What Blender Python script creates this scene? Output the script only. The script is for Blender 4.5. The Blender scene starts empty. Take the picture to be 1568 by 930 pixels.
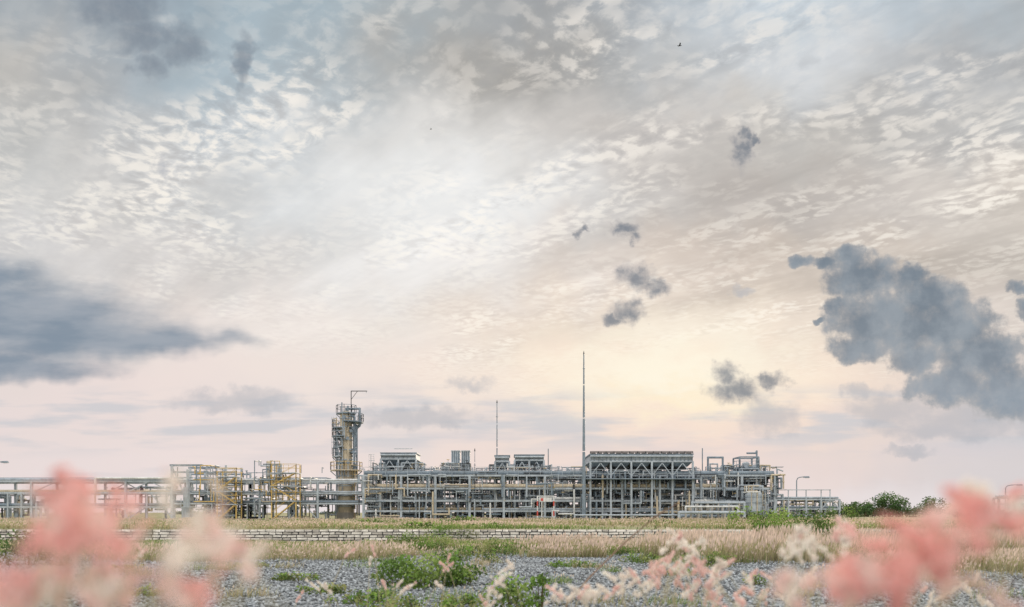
import bpy, math, random
import numpy as np
from mathutils import Vector
rng = random.Random(7)
nr = np.random.default_rng(11)
scene = bpy.context.scene
F = 1220.0; CX = 784.0; HY = 785.0; CH = 1.6
def X(px, d=110.0): return (px-CX)/F*d
def Z(py, d=110.0): return CH-(py-HY)/F*d
def lin(c):
    out=[]
    for v in c[:3]:
        v=v/255.0
        out.append(v/12.92 if v<=0.04045 else ((v+0.055)/1.055)**2.4)
    return tuple(out)

# ------------------------------------------------------------------ node helper
class G:
    nt=None
class E:
    def __init__(s,k): s.k=k
    def __add__(a,b): return M('ADD',a,b)
    def __radd__(a,b): return M('ADD',b,a)
    def __sub__(a,b): return M('SUBTRACT',a,b)
    def __rsub__(a,b): return M('SUBTRACT',b,a)
    def __mul__(a,b): return M('MULTIPLY',a,b)
    def __rmul__(a,b): return M('MULTIPLY',b,a)
    def __truediv__(a,b): return M('DIVIDE',a,b)
def put(sock,v):
    if isinstance(v,E): G.nt.links.new(v.k,sock)
    elif v is not None: sock.default_value=v
def M(op,*a):
    n=G.nt.nodes.new('ShaderNodeMath'); n.operation=op
    for i,v in enumerate(a): put(n.inputs[i],v)
    return E(n.outputs[0])
def VM(op,*a,out=0):
    n=G.nt.nodes.new('ShaderNodeVectorMath'); n.operation=op
    for i,v in enumerate(a): put(n.inputs[i],v)
    return E(n.outputs[out])
def comb(x,y,z=0.0):
    n=G.nt.nodes.new('ShaderNodeCombineXYZ')
    put(n.inputs[0],x);put(n.inputs[1],y);put(n.inputs[2],z); return E(n.outputs[0])
def sep(v):
    n=G.nt.nodes.new('ShaderNodeSeparateXYZ'); put(n.inputs[0],v); return [E(o) for o in n.outputs]
def noise(v,scale,detail=3.0,rough=0.5,dist=0.0,col=False,dim='3D'):
    n=G.nt.nodes.new('ShaderNodeTexNoise'); n.noise_dimensions=dim; put(n.inputs['Vector'],v)
    n.inputs['Scale'].default_value=scale; n.inputs['Detail'].default_value=detail
    n.inputs['Roughness'].default_value=rough; n.inputs['Distortion'].default_value=dist
    return E(n.outputs['Color' if col else 'Fac'])
def n2d(v,scale,detail=3.0,rough=0.5,col=False): return noise(v,scale,detail,rough,0.0,col,'2D')
def ss(x,a,b,lo=0.0,hi=1.0):
    n=G.nt.nodes.new('ShaderNodeMapRange'); n.interpolation_type='SMOOTHSTEP'
    put(n.inputs[0],x); n.inputs[1].default_value=a; n.inputs[2].default_value=b
    n.inputs[3].default_value=lo; n.inputs[4].default_value=hi
    return E(n.outputs[0])
def mix(f,a,b,blend='MIX'):
    n=G.nt.nodes.new('ShaderNodeMix'); n.data_type='RGBA'; n.blend_type=blend
    put(n.inputs[0],f)
    for i,v in ((6,a),(7,b)):
        if isinstance(v,E): put(n.inputs[i],v)
        else: n.inputs[i].default_value=(*v[:3],1.0)
    return E(n.outputs[2])
def mixf(f,a,b):
    n=G.nt.nodes.new('ShaderNodeMix'); n.data_type='FLOAT'
    put(n.inputs[0],f); put(n.inputs[2],a); put(n.inputs[3],b); return E(n.outputs[0])
def ramp(f,stops,interp='EASE'):
    n=G.nt.nodes.new('ShaderNodeValToRGB'); r=n.color_ramp; r.interpolation=interp
    while len(r.elements)>1: r.elements.remove(r.elements[-1])
    r.elements[0].position=stops[0][0]; r.elements[0].color=stops[0][1]
    for p,c in stops[1:]:
        e=r.elements.new(p); e.color=c
    put(n.inputs[0],f); return E(n.outputs[0]),E(n.outputs[1])

# ------------------------------------------------------------------ world / sky
SUN_AZ=math.atan((1015-CX)/F); SUN_EL=math.radians(10.5)
def build_sky():
    w=bpy.data.worlds.new("World"); scene.world=w; w.use_nodes=True; w.name="sky"
    nt=w.node_tree; nt.nodes.clear(); G.nt=nt
    tc=nt.nodes.new('ShaderNodeTexCoord')
    x,y,z=sep(E(tc.outputs['Generated']))
    h=M('MAXIMUM',M('SQRT',x*x+y*y),0.001)
    yn=y/h
    cy=M('MAXIMUM',yn,0.5)
    PX=(x/h/cy)*12.20+7.84            # in units of 100
    PY=7.85-(z/h/cy)*12.20
    front=ss(yn,0.1,0.45)
    P=comb(PX,PY)
    w1=n2d(P,0.9,3,0.5,col=True)
    GP=VM('ADD',P,VM('MULTIPLY',VM('SUBTRACT',w1,(0.5,0.5,0.5)),(2.0,1.3,0)))
    gx,gy,_=sep(GP)
    rows=[
     (0,  [(166,172,176,.1),(140,150,160,.05),(172,190,201,.4),(174,188,196,.3),(178,180,180,.7),(170,173,176,.8),(178,186,193,.7),(204,212,218,.5),(188,199,208,.4),(178,184,188,.4)]),
     (1,  [(186,183,178,.2),(162,168,174,.1),(174,191,201,.7),(176,184,189,.6),(180,176,170,1),(166,164,161,1),(194,198,201,1),(208,211,214,.6),(190,192,194,.7),(166,167,168,.6)]),
     (2,  [(190,191,190,.6),(193,191,189,.5),(190,198,204,1),(202,203,203,1),(216,214,211,1),(206,202,198,1),(194,189,185,.6),(198,195,190,.6),(178,176,174,.6),(192,192,191,.8)]),
     (3,  [(196,196,195,.7),(206,203,200,.9),(205,207,208,1),(212,215,217,1),(226,228,229,1),(212,210,208,.8),(197,191,186,.4),(184,177,171,.5),(203,197,192,.8),(207,199,190,1)]),
     (4,  [(204,203,203,.6),(211,207,205,.3),(217,213,210,1),(228,227,226,.7),(234,230,227,1),(220,211,204,.7),(212,199,188,.4),(198,188,178,.5),(203,192,182,.7),(203,196,188,.9)]),
     (5,  [(210,205,203,0),(219,211,206,0),(231,221,216,.15),(232,225,219,.25),(234,225,217,.9),(220,205,192,.7),(243,231,215,1),(227,213,200,.8),(224,213,203,.35),(216,206,199,.35)]),
     (5.8,[(225,214,210,0),(233,218,214,0),(235,222,216,0),(236,224,217,0),(239,225,216,.3),(242,226,211,.5),(254,241,222,.8),(243,223,207,.4),(226,212,205,.1),(216,206,201,0)]),
     (6.5,[(228,215,213,0),(231,217,213,0),(229,217,214,0),(226,216,214,0),(224,215,213,0),(229,215,210,.1),(241,220,208,.1),(234,216,207,0),(219,208,206,0),(211,205,205,0)]),
     (7.2,[(228,216,214,0),(232,218,216,0),(234,220,216,0),(234,219,214,0),(235,218,211,0),(236,217,209,0),(236,216,208,0),(231,214,209,0),(219,209,208,0),(213,207,208,0)]),
     (7.85,[(229,221,222,0)]*4+[(234,221,218,0)]*4+[(225,218,219,0)]*2),
    ]
    fx=gx/15.68
    col=None;A=None
    for i,(ry,cs) in enumerate(rows):
        st=[(k/9.0,(*lin(c),c[3])) for k,c in enumerate(cs)]
        c,a=ramp(fx,st,'B_SPLINE')
        if col is None: col,A=c,a
        else:
            f=ss(gy,rows[i-1][0],ry)
            col=mix(f,col,c); A=mixf(f,A,a)
    # cloud sheet seen in perspective : flat layer coordinates
    zz=M('MAXIMUM',z,0.0)+0.05
    U=x/zz; V=y/zz
    al=U*0.65-V*0.76; ac=U*0.76+V*0.65
    wq=n2d(comb(U,V),5.0,2,0.5,col=True)
    Q=VM('ADD',comb(al*0.9,ac),VM('MULTIPLY',VM('SUBTRACT',wq,(.5,.5,.5)),(0.08,0.08,0)))
    vo=nt.nodes.new('ShaderNodeTexVoronoi'); vo.voronoi_dimensions='2D'; vo.feature='F1'; put(vo.inputs['Vector'],Q)
    vo.inputs['Scale'].default_value=24; vo.inputs['Randomness'].default_value=1.0
    cell=1.0-E(vo.outputs['Distance'])*1.1
    n1=n2d(Q,28.0,5,0.62)
    n1b=n2d(VM('ADD',Q,(3.1,1.7,0)),9.0,4,0.55)
    n2=n2d(comb(al*0.28,ac),2.3,4,0.55)
    n3=n2d(comb(al*0.5+9.0,ac),1.1,3,0.5)
    n4=n2d(comb(al*0.14,ac+4.0),9.0,4,0.6)
    patch=n2d(VM('ADD',comb(al*0.55,ac),(11.0,5.0,0)),3.6,4,0.6)
    pf=cell*0.20+n1*0.46+n1b*0.34
    bandk=ss(n2,0.38,0.58)
    pk=ss(patch,0.38,0.60)
    Ak=A*(0.35+0.65*bandk)*(0.12+0.88*pk)
    br=ss(n2,0.3,0.7,-1.0,1.0)
    upper=ss(PY,5.8,4.2)
    scl=1.03+br*upper*0.09+(n3-0.5)*upper*0.18+(n4-0.5)*upper*0.24
    c2=VM('SCALE',col); nt.links.new(scl.k,c2.k.node.inputs[3]); col=c2
    hi=ss(pf,0.455,0.60)*Ak
    warm=ss(gy,0.5,5.0)
    cream=mix(warm,lin((250,243,234)),lin((255,249,238)))
    sh=ss(pf,0.50,0.35)*Ak
    col=mix(sh*0.42,col,mix(warm,lin((134,138,145)),lin((190,182,176))))
    col=mix(hi*0.85,col,cream)
    def gauss(cx,cy_,rx,ry,base=GP):
        v=VM('MULTIPLY',VM('SUBTRACT',base,(cx,cy_,0)),(1/rx,1/ry,0))
        return M('EXPONENT',VM('DOT_PRODUCT',v,v,out=1)*-1.0)
    g=gauss(10.2,5.9,3.2,1.0)*front
    col=mix(g*0.5,col,lin((255,230,206)))
    g=gauss(10.6,5.05,1.6,.4)*front
    col=mix(g*0.5,col,lin((255,247,230)))
    g=gauss(6.4,3.0,1.7,1.2)*front
    col=mix(g*0.42,col,lin((255,253,250)))
    # low soft grey bands over horizon
    lb=n2d(comb(PX*0.35,PY*2.4),1.5,4,0.5)
    vm=ss(PY,5.8,6.2)*ss(PY,7.1,6.6)
    col=mix(ss(lb,0.45,0.66)*vm*0.75,col,lin((202,203,208)))
    lb2=n2d(comb(PX*0.3+15,PY*2.6),1.2,4,0.5)
    vm2=ss(PY,6.4,6.8)*ss(PY,7.6,7.2)
    col=mix(ss(lb2,0.5,0.68)*vm2*0.4,col,lin((214,208,211)))
    w5=n2d(comb(PX,PY*2.0),1.6,4,0.55,col=True)
    GP2=VM('ADD',P,VM('MULTIPLY',VM('SUBTRACT',w5,(0.5,0.5,0.5)),(1.6,.9,0)))
    g=gauss(10.2,5.72,1.9,.5,GP2)*front
    col=mix(g*0.85,col,lin((255,248,228)))
    g=gauss(10.3,6.1,1.1,.22,GP2)*front
    col=mix(g*0.6,col,lin((255,238,205)))
    # individual dark clouds
    def field(ells,wamp,wsc,det,seed,namp,nsc,k=.45,an=(1,1,0)):
        wn=n2d(VM('ADD',P,(seed,0,0)),wsc,det,0.55,col=True)
        W=VM('ADD',P,VM('MULTIPLY',VM('SUBTRACT',wn,(.5,.5,.5)),(wamp*2,wamp*1.6,0)))
        f=None
        for (cx,cy_,rx,ry) in ells:
            v=VM('MULTIPLY_ADD',W,(100.0/rx,100.0/ry,0),(-cx/rx,-cy_/ry,0))
            d=VM('DOT_PRODUCT',v,v,out=1)
            f=d if f is None else M('SMOOTH_MIN',f,d,k)
        nn=n2d(VM('MULTIPLY',VM('ADD',P,(seed+7,3,0)),an),nsc,6,0.6)
        return f-(nn-0.5)*namp
    soft=[(-60,455,150,55),(20,492,200,55),(120,520,185,36),(210,525,150,18),(-20,562,190,24)]
    fs=field(soft,0.25,1.2,3,4.0,1.3,1.6,.6,(.5,1.8,0))
    ms=ss(fs,2.0,0.0)*front
    sn=n2d(comb(PX*0.5,PY*2.0),1.6,4,0.5)
    scol=mix(ss(sn,0.3,0.7),lin((124,141,158)),lin((152,162,174)))
    col=mix(ms*0.92,col,scol)
    soft1=[(185,12,60,28),(235,55,60,24),(285,80,40,20),(372,95,14,34),(230,105,25,22)]
    fs=field(soft1,0.35,2.0,3,14.0,2.6,1.8)
    ms=ss(fs,2.3,-0.6)*front
    col=mix(ms*0.75,col,lin((122,132,145)))
    soft2=[(1180,638,42,26),(1365,628,60,26),(1480,640,120,30),(1318,600,22,14),(1140,445,20,8),(250,255,12,18),(1440,660,90,16),(1390,690,35,7),(360,615,80,20),(720,590,30,12),(640,640,90,16)]
    fs=field(soft2,0.25,3.0,4,24.0,2.0,3.0,.45,(.7,1.3,0))
    ms=ss(fs,2.0,-0.2)*front
    col=mix(ms*0.6,col,lin((178,181,188)))
    hard=[(1230,402,24,12),(1262,404,20,10),(1300,396,42,21),(1325,425,66,38),(1400,420,30,18),(1415,455,64,42),(1345,490,88,50),(1450,495,88,48),(1395,500,70,60),
          (1320,535,52,24),(1500,545,80,52),(1545,600,74,46),(1455,590,74,34),(1560,440,18,12),(1575,475,24,20),(1250,495,11,8),(1275,470,18,18),(1400,545,50,30)]
    fh=field(hard,0.17,3.0,6,44.0,1.7,3.4,.35)
    mh=ss(fh,1.3,0.55)*front
    small=[(1112,572,18,16),(1128,598,34,16),(1181,582,22,10),(975,424,26,16),(1002,440,22,12),(962,477,22,15),(940,490,16,8),(957,350,18,9),(970,362,12,7),(888,352,6,9),(1137,232,14,22),(1140,205,9,10),(1150,215,6,12)]
    fm=field(small,0.20,4.5,5,64.0,2.6,4.5,.5)
    mm=ss(fm,2.7,-0.3)*front
    inn=n2d(P,1.8,6,0.55)
    low=ss(PY,5.2,6.3)
    dcol=mix(ss(inn,0.3,0.7),lin((108,124,139)),lin((140,152,163)))
    dcol=mix(low*0.5,dcol,lin((156,167,178)))
    dcol=mix(ss(fh,0.0,1.2)*0.55,dcol,lin((204,194,186)))
    col=mix(mh*0.90,col,dcol)
    col=mix(mm*0.82,col,mix(ss(fm,-0.5,1.6),lin((112,122,135)),lin((172,169,170))))
    # overhead / behind viewer : unseen sky boosted as added fill for ground and plant, physical sky mixed in
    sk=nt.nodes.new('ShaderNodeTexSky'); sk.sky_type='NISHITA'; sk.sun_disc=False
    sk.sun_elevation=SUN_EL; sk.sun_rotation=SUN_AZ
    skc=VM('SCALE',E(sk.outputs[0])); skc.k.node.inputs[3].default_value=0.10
    fill_veil=mix(ss(n2,0.35,0.65),lin((232,228,225)),lin((255,248,238)))
    fill_veil=VM('SCALE',fill_veil); fill_veil.k.node.inputs[3].default_value=1.9
    over=mix(0.12,fill_veil,skc)
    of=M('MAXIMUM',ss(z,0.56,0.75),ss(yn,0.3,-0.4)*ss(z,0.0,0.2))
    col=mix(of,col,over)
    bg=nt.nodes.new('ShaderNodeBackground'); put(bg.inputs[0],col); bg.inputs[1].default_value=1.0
    o=nt.nodes.new('ShaderNodeOutputWorld'); nt.links.new(bg.outputs[0],o.inputs[0])
    w.cycles.sampling_method='MANUAL'; w.cycles.sample_map_resolution=256
build_sky()

# ------------------------------------------------------------------ materials
def newmat(name):
    m=bpy.data.materials.new(name); m.use_nodes=True; G.nt=m.node_tree
    b=m.node_tree.nodes['Principled BSDF']; return m,b
def paint(name,c,rough=0.5,metal=0.0,var=0.25,scale=1.2):
    m,b=newmat(name)
    tc=G.nt.nodes.new('ShaderNodeTexCoord'); o=E(tc.outputs['Object'])
    n=noise(o,scale,4,0.6); n2=noise(VM('MULTIPLY',o,(4,4,.5)),scale*2,3,0.6)
    f=ss(n*0.5+n2*0.5,0.35,0.65)
    dk=tuple(v*(1-var) for v in c); lt=tuple(min(1,v*(1+var*.6)) for v in c)
    col=mix(f,dk,lt)
    put(b.inputs['Base Color'],col); b.inputs['Roughness'].default_value=rough; b.inputs['Metallic'].default_value=metal
    return m
MATS={
 'galv':paint('galvanised_steel',(.42,.48,.54),.5,.1,.3),
 'steel':paint('painted_steel',(.22,.28,.34),.5,.0,.3),
 'dark':paint('dark_steel',(.055,.06,.07),.6,.1),
 'white':paint('insulated_pipe',(.68,.70,.71),.4,.1,.25),
 'cream':paint('cream_cladding',(.60,.52,.39),.5,.0,.3),
 'yellow':paint('yellow_paint',(.64,.45,.15),.5,0,.25),
 'red':paint('red_paint',(.55,.08,.06),.5,0,.15),
 'rust':paint('rusty_steel',(.24,.16,.11),.8,0,.35),
 'conc':paint('concrete',(.42,.40,.37),.9,0,.2),
 'black':paint('black_feather',(.02,.02,.02),.8,0,.1),
}
def attrmat(name,rough=.8,transl=.25):
    m,b=newmat(name); nt=G.nt
    at=nt.nodes.new('ShaderNodeAttribute'); at.attribute_name='Col'
    nt.links.new(at.outputs['Color'],b.inputs['Base Color']); b.inputs['Roughness'].default_value=rough
    b.inputs['Specular IOR Level'].default_value=.2
    if transl>0:
        t=nt.nodes.new('ShaderNodeBsdfTranslucent'); nt.links.new(at.outputs['Color'],t.inputs[0])
        mx=nt.nodes.new('ShaderNodeMixShader'); mx.inputs[0].default_value=transl
        nt.links.new(b.outputs[0],mx.inputs[1]); nt.links.new(t.outputs[0],mx.inputs[2])
        nt.links.new(mx.outputs[0],nt.nodes['Material Output'].inputs[0])
    return m
M_GRASS=attrmat('dry_grass',.8,.35); M_LEAF=attrmat('leaf',.6,.3); M_STONE=attrmat('gravel_stone',.85,0); M_PLUME=attrmat('plume',.9,.5)

# ------------------------------------------------------------------ mesh builder
class MB:
    def __init__(s,name,origin=(0,0,0)):
        s.name=name; s.v=[]; s.f=[]; s.m=[]; s.keys=[]; s.o=Vector(origin)
    def mi(s,k):
        if k not in s.keys: s.keys.append(k)
        return s.keys.index(k)
    def quadbox(s,P8,k):
        b=len(s.v); s.v+=P8; i=s.mi(k)
        for f in ((0,3,2,1),(4,5,6,7),(0,1,5,4),(1,2,6,5),(2,3,7,6),(3,0,4,7)):
            s.f.append(tuple(b+j for j in f)); s.m.append(i)
    def box(s,x0,x1,y0,y1,z0,z1,k):
        s.quadbox([(x0,y0,z0),(x1,y0,z0),(x1,y1,z0),(x0,y1,z0),(x0,y0,z1),(x1,y0,z1),(x1,y1,z1),(x0,y1,z1)],k)
    def frus(s,cx,cy,z0,z1,ax,ay,bx,by,k):
        s.quadbox([(cx-ax,cy-ay,z0),(cx+ax,cy-ay,z0),(cx+ax,cy+ay,z0),(cx-ax,cy+ay,z0),(cx-bx,cy-by,z1),(cx+bx,cy-by,z1),(cx+bx,cy+by,z1),(cx-bx,cy+by,z1)],k)
    def tube(s,p,q,r,k,n=8,r2=None):
        p=Vector(p);q=Vector(q); d=q-p
        if d.length<1e-5: return
        d.normalize(); u=d.orthogonal().normalized()
        if n==4:
            u=Vector((1,0,0)) if abs(d.x)<.9 else Vector((0,1,0))
            u=(u-d*u.dot(d)).normalized()
        w=d.cross(u); r2=r if r2 is None else r2
        b=len(s.v); i=s.mi(k); ph=math.pi/4 if n==4 else 0
        for c,rr in ((p,r),(q,r2)):
            for j in range(n):
                a=2*math.pi*j/n+ph
                s.v.append(tuple(c+(u*math.cos(a)+w*math.sin(a))*rr))
        for j in range(n):
            s.f.append((b+j,b+(j+1)%n,b+n+(j+1)%n,b+n+j)); s.m.append(i)
        s.f.append(tuple(b+n-1-j for j in range(n))); s.m.append(i)
        s.f.append(tuple(b+n+j for j in range(n))); s.m.append(i)
    def beam(s,p,q,w,k): s.tube(p,q,w*.707,k,4)
    def pipe(s,pts,r,k,n=8):
        for a,b in zip(pts[:-1],pts[1:]):
            s.tube(a,b,r,k,n)
        for a in pts[1:-1]: s.ball(a,r*1.08,k)
    def ball(s,c,r,k,sx=1,sy=1,sz=1,n=8,m=5):
        b=len(s.v); i=s.mi(k)
        for a in range(m+1):
            th=math.pi*a/m
            for j in range(n):
                ph=2*math.pi*j/n
                s.v.append((c[0]+r*sx*math.sin(th)*math.cos(ph),c[1]+r*sy*math.sin(th)*math.sin(ph),c[2]+r*sz*math.cos(th)))
        for a in range(m):
            for j in range(n):
                s.f.append((b+a*n+j,b+(a+1)*n+j,b+(a+1)*n+(j+1)%n,b+a*n+(j+1)%n)); s.m.append(i)
    def vessel(s,p,q,r,k,n=16):
        s.tube(p,q,r,k,n); d=(Vector(q)-Vector(p)).normalized()
        sc=[.5 if abs(d[i])>.9 else 1 for i in range(3)]
        s.ball(p,r*.995,k,*sc,n=n,m=8); s.ball(q,r*.995,k,*sc,n=n,m=8)
    def rail(s,pts,k='galv',h=1.1,t=.05,step=1.4):
        for a,b in zip(pts[:-1],pts[1:]):
            a=Vector(a);b=Vector(b); L=(b-a).length; n=max(1,int(L/step))
            for zz in (h,h*.55): s.tube(a+Vector((0,0,zz)),b+Vector((0,0,zz)),t*.6,k,4)
            for i in range(n+1):
                p=a.lerp(b,i/n); s.tube(p,p+Vector((0,0,h)),t*.6,k,4)
    def deck(s,x0,x1,y0,y1,z,k='galv',rk='galv',rail=True):
        s.box(x0,x1,y0,y1,z-.12,z,k)
        if rail: s.rail([(x0,y0,z),(x1,y0,z),(x1,y1,z),(x0,y1,z),(x0,y0,z)],rk)
    def ladder(s,x,y,z0,z1,k='galv',w=.45,cage=True):
        for dx in (0,w): s.tube((x+dx,y,z0),(x+dx,y,z1),.03,k,4)
        z=z0+.3
        while z<z1:
            s.tube((x,y,z),(x+w,y,z),.018,k,4); z+=.3
        if cage:
            z=z0+2.2
            while z<z1:
                pts=[(x-.1,y,z),(x-.1,y-.6,z),(x+w+.1,y-.6,z),(x+w+.1,y,z)]
                for a,b in zip(pts[:-1],pts[1:]): s.tube(a,b,.025,k,4)
                z+=.8
            for dx in (-.1,w/2,w+.1): s.tube((x+dx,y-.6,z0+2.2),(x+dx,y-.6,z1),.018,k,4)
    def frame(s,xs,ys,zs,z0=.65,k='steel',w=.26,brace=.3,kb=None):
        zt=max(zs)
        for x in xs:
            for y in ys: s.beam((x,y,z0-.2),(x,y,zt),w,k)
        for z in zs:
            for y in ys: s.beam((xs[0],y,z),(xs[-1],y,z),w*.8,kb or k)
            for x in xs: s.beam((x,ys[0],z-.02),(x,ys[-1],z-.02),w*.75,kb or k)
        zl=[z0]+list(zs)
        for i in range(len(xs)-1):
            if rng.random()<brace:
                j=rng.randrange(len(zl)-1); y=ys[0] if rng.random()<.5 else ys[-1]
                xm=(xs[i]+xs[i+1])/2
                s.beam((xs[i],y+.02,zl[j]),(xm,y+.02,zl[j+1]),.12,k); s.beam((xs[i+1],y+.02,zl[j]),(xm,y+.02,zl[j+1]),.12,k)
    def clutter(s,x0,x1,y0,y1,z0,z1,n,rmax=.2,ks=('galv','galv','steel','steel','white','cream','dark')):
        for _ in range(n):
            p=[rng.uniform(x0,x1),rng.uniform(y0,y1),rng.uniform(z0,z1)]
            pts=[tuple(p)]; lim=((x0,x1),(y0,y1),(z0,z1)); ax=rng.choice((0,2,2))
            r=rng.uniform(.04,rmax)
            for j in range(rng.randint(2,5)):
                L=rng.uniform(.6,3.2)*rng.choice((-1,1))
                p[ax]=min(max(p[ax]+L,lim[ax][0]),lim[ax][1]); pts.append(tuple(p))
                ax=rng.choice([a for a in (0,1,2,2) if a!=ax])
            k=rng.choice(ks); s.pipe(pts,r,k,6)
            a=Vector(pts[0]);b=Vector(pts[1]); 
            if (b-a).length>.8:
                d=(b-a).normalized(); c=a.lerp(b,.5)
                s.tube(c-d*.06,c+d*.06,r*1.7,k,8)
                if rng.random()<.4:
                    e=c+Vector((0,-.35 if d.z>.5 else 0,.0 if d.z>.5 else .45))
                    s.tube(c,e,.04,k,4); s.tube(e-Vector((0,0,.03)),e+Vector((0,0,.03)),.2,rng.choice((k,'yellow','steel',k)),8)
    def done(s,smooth=False):
        me=bpy.data.meshes.new(s.name)
        me.from_pydata([(v[0]-s.o.x,v[1]-s.o.y,v[2]-s.o.z) for v in s.v],[],s.f)
        for k in s.keys: me.materials.append(MATS[k])
        me.polygons.foreach_set('material_index',s.m)
        me.validate(); me.update()
        ob=bpy.data.objects.new(s.name,me); ob.location=s.o; scene.collection.objects.link(ob); return ob
def npmesh(name,V,Fq,Ft,C,mat,extra=None):
    me=bpy.data.meshes.new(name); nv=len(V)
    me.vertices.add(nv); me.vertices.foreach_set('co',V.astype(np.float32).ravel())
    nq=len(Fq); ntt=len(Ft)
    loops=np.concatenate([np.asarray(Fq,dtype=np.int32).ravel(),np.asarray(Ft,dtype=np.int32).ravel()])
    me.loops.add(len(loops)); me.loops.foreach_set('vertex_index',loops)
    me.polygons.add(nq+ntt)
    st=np.concatenate([np.arange(nq)*4,nq*4+np.arange(ntt)*3]).astype(np.int32)
    me.polygons.foreach_set('loop_start',st)
    me.update(calc_edges=True); me.validate()
    a=me.color_attributes.new('Col','FLOAT_COLOR','POINT')
    cc=np.ones((nv,4),dtype=np.float32); cc[:,:3]=C; a.data.foreach_set('color',cc.ravel())
    me.materials.append(mat)
    ob=bpy.data.objects.new(name,me); scene.collection.objects.link(ob); return ob

# ------------------------------------------------------------------ ground
PZ=.65; WY=45.0
def smooth(t): t=np.clip(t,0,1); return t*t*(3-2*t)
def gz(x,y):
    x=np.asarray(x,float); y=np.asarray(y,float)
    low=.75*smooth((7-y)/6)*smooth((y+14)/8)+.03*np.sin(x*.5+1)*np.sin(y*.4)+.02*np.sin(x*1.3+y*.9)
    return np.where(y<WY+.2,low,PZ+.04*np.sin(x*.21)*np.sin(y*.13))
def ground():
    ys=np.concatenate([[-2000,-300,-60,-20],np.arange(-15,45,.6),[45.0,45.19,45.22],np.arange(46,130,2.0),[150,200,300,500,900,1600,3000,5000]])
    xs=np.concatenate([[-5000,-2000,-800,-300,-120],np.arange(-80,80.1,1.0),[120,300,800,2000,5000]])
    XX,YY=np.meshgrid(xs,ys); ZZ=gz(XX,YY)
    V=np.stack([XX.ravel(),YY.ravel(),ZZ.ravel()],1); nx=len(xs); 
    ii,jj=np.meshgrid(np.arange(len(ys)-1),np.arange(nx-1),indexing='ij'); b=(ii*nx+jj).ravel()
    Fq=np.stack([b,b+1,b+nx+1,b+nx],1)
    m,bs=newmat('ground_gravel_and_soil')
    tc=G.nt.nodes.new('ShaderNodeTexCoord'); o=E(tc.outputs['Object']); x,y,z=sep(o)
    vo=G.nt.nodes.new('ShaderNodeTexVoronoi'); put(vo.inputs['Vector'],o); vo.inputs['Scale'].default_value=14
    vc=sep(E(vo.outputs['Color']))[0]
    n=noise(o,.35,4,.6); n2=noise(o,3,5,.6)
    grav=mix(vc,(.13,.15,.17),(.36,.40,.43))
    grav=mix(ss(n2,.4,.7)*.4,grav,(.24,.235,.22))
    soil=mix(n2,(.18,.18,.10),(.34,.31,.20))
    field=mix(ss(n,.35,.65),(.16,.19,.07),(.37,.32,.20))
    c=mix(ss(y+(n-.5)*24,30,36),grav,soil)
    c=mix(ss(y,44.9,45.3),c,field)
    put(bs.inputs['Base Color'],c); bs.inputs['Roughness'].default_value=.95
    bp=G.nt.nodes.new('ShaderNodeBump'); bp.inputs['Strength'].default_value=.6; bp.inputs['Distance'].default_value=.04
    put(bp.inputs['Height'],E(vo.outputs['Distance'])); G.nt.links.new(bp.outputs[0],bs.inputs['Normal'])
    return npmesh('ground',V,Fq,np.zeros((0,3),int),np.ones((len(V),3))*.3,m)
ground()
def gravel():
    N=90000; y=np.sqrt(nr.uniform(10.5**2,33**2,N)); x=nr.uniform(-1,1,N)*(y*.68+1)
    s=nr.uniform(.018,.055,N)*(.8+y*.012)
    base=np.array([[1,0,0],[0,1,0],[-1,0,0],[0,-1,0],[0,0,1],[0,0,-1]],float)
    V=base[None]*nr.uniform(.6,1.2,(N,6,1)); V[:,:,2]*=.7; V+=nr.uniform(-.25,.25,V.shape)
    a=nr.uniform(0,6.28,N); ca,sa=np.cos(a)[:,None],np.sin(a)[:,None]
    vx=V[:,:,0]*ca-V[:,:,1]*sa; vy=V[:,:,0]*sa+V[:,:,1]*ca
    V=np.stack([vx,vy,V[:,:,2]],2)*s[:,None,None]; 
    V[:,:,0]+=x[:,None];V[:,:,1]+=y[:,None];V[:,:,2]+=(gz(x,y)+s*.35)[:,None]
    t=np.array([[0,1,4],[1,2,4],[2,3,4],[3,0,4],[1,0,5],[2,1,5],[3,2,5],[0,3,5]])
    Ft=(np.arange(N)*6)[:,None,None]+t[None]
    g=nr.uniform(.12,.54,N)**1.1; C=g[:,None]*np.array([.91,1.0,1.08])[None]; C=np.repeat(C,6,0)
    npmesh('gravel',V.reshape(-1,3),np.zeros((0,4),int),Ft.reshape(-1,3),C,M_STONE)
gravel()
# ------------------------------------------------------------------ masonry wall
def wall():
    mb=MB('stone_wall')
    mb.box(-90,90,WY+.08,WY+.2,-.3,PZ-.03,'dark')
    z=-.1
    while z<PZ-.05:
        h=.155; x=-90+rng.uniform(0,.4)
        while x<90:
            L=rng.uniform(.28,.62); j=lambda a=.02: rng.uniform(-a,a)
            x1=x+L-.05; z1=z+h-.045
            P=[(x+j(),WY+j(),z+j()),(x1+j(),WY+j(),z+j()),(x1,WY+.15,z),(x,WY+.15,z),(x+j(),WY+.03+j(),z1+j()),(x1+j(),WY+.03+j(),z1+j()),(x1,WY+.15,z1),(x,WY+.15,z1)]
            mb.quadbox(P,rng.choice(('wstone','wstone','wstone','wstone2')))
            x+=L
        z+=h
    return mb
MATS['wstone']=paint('whitewashed_stone',(.70,.68,.64),.9,0,.25,3); MATS['wstone2']=paint('grey_stone',(.44,.42,.39),.9,0,.3,3)
wall().done()

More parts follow.
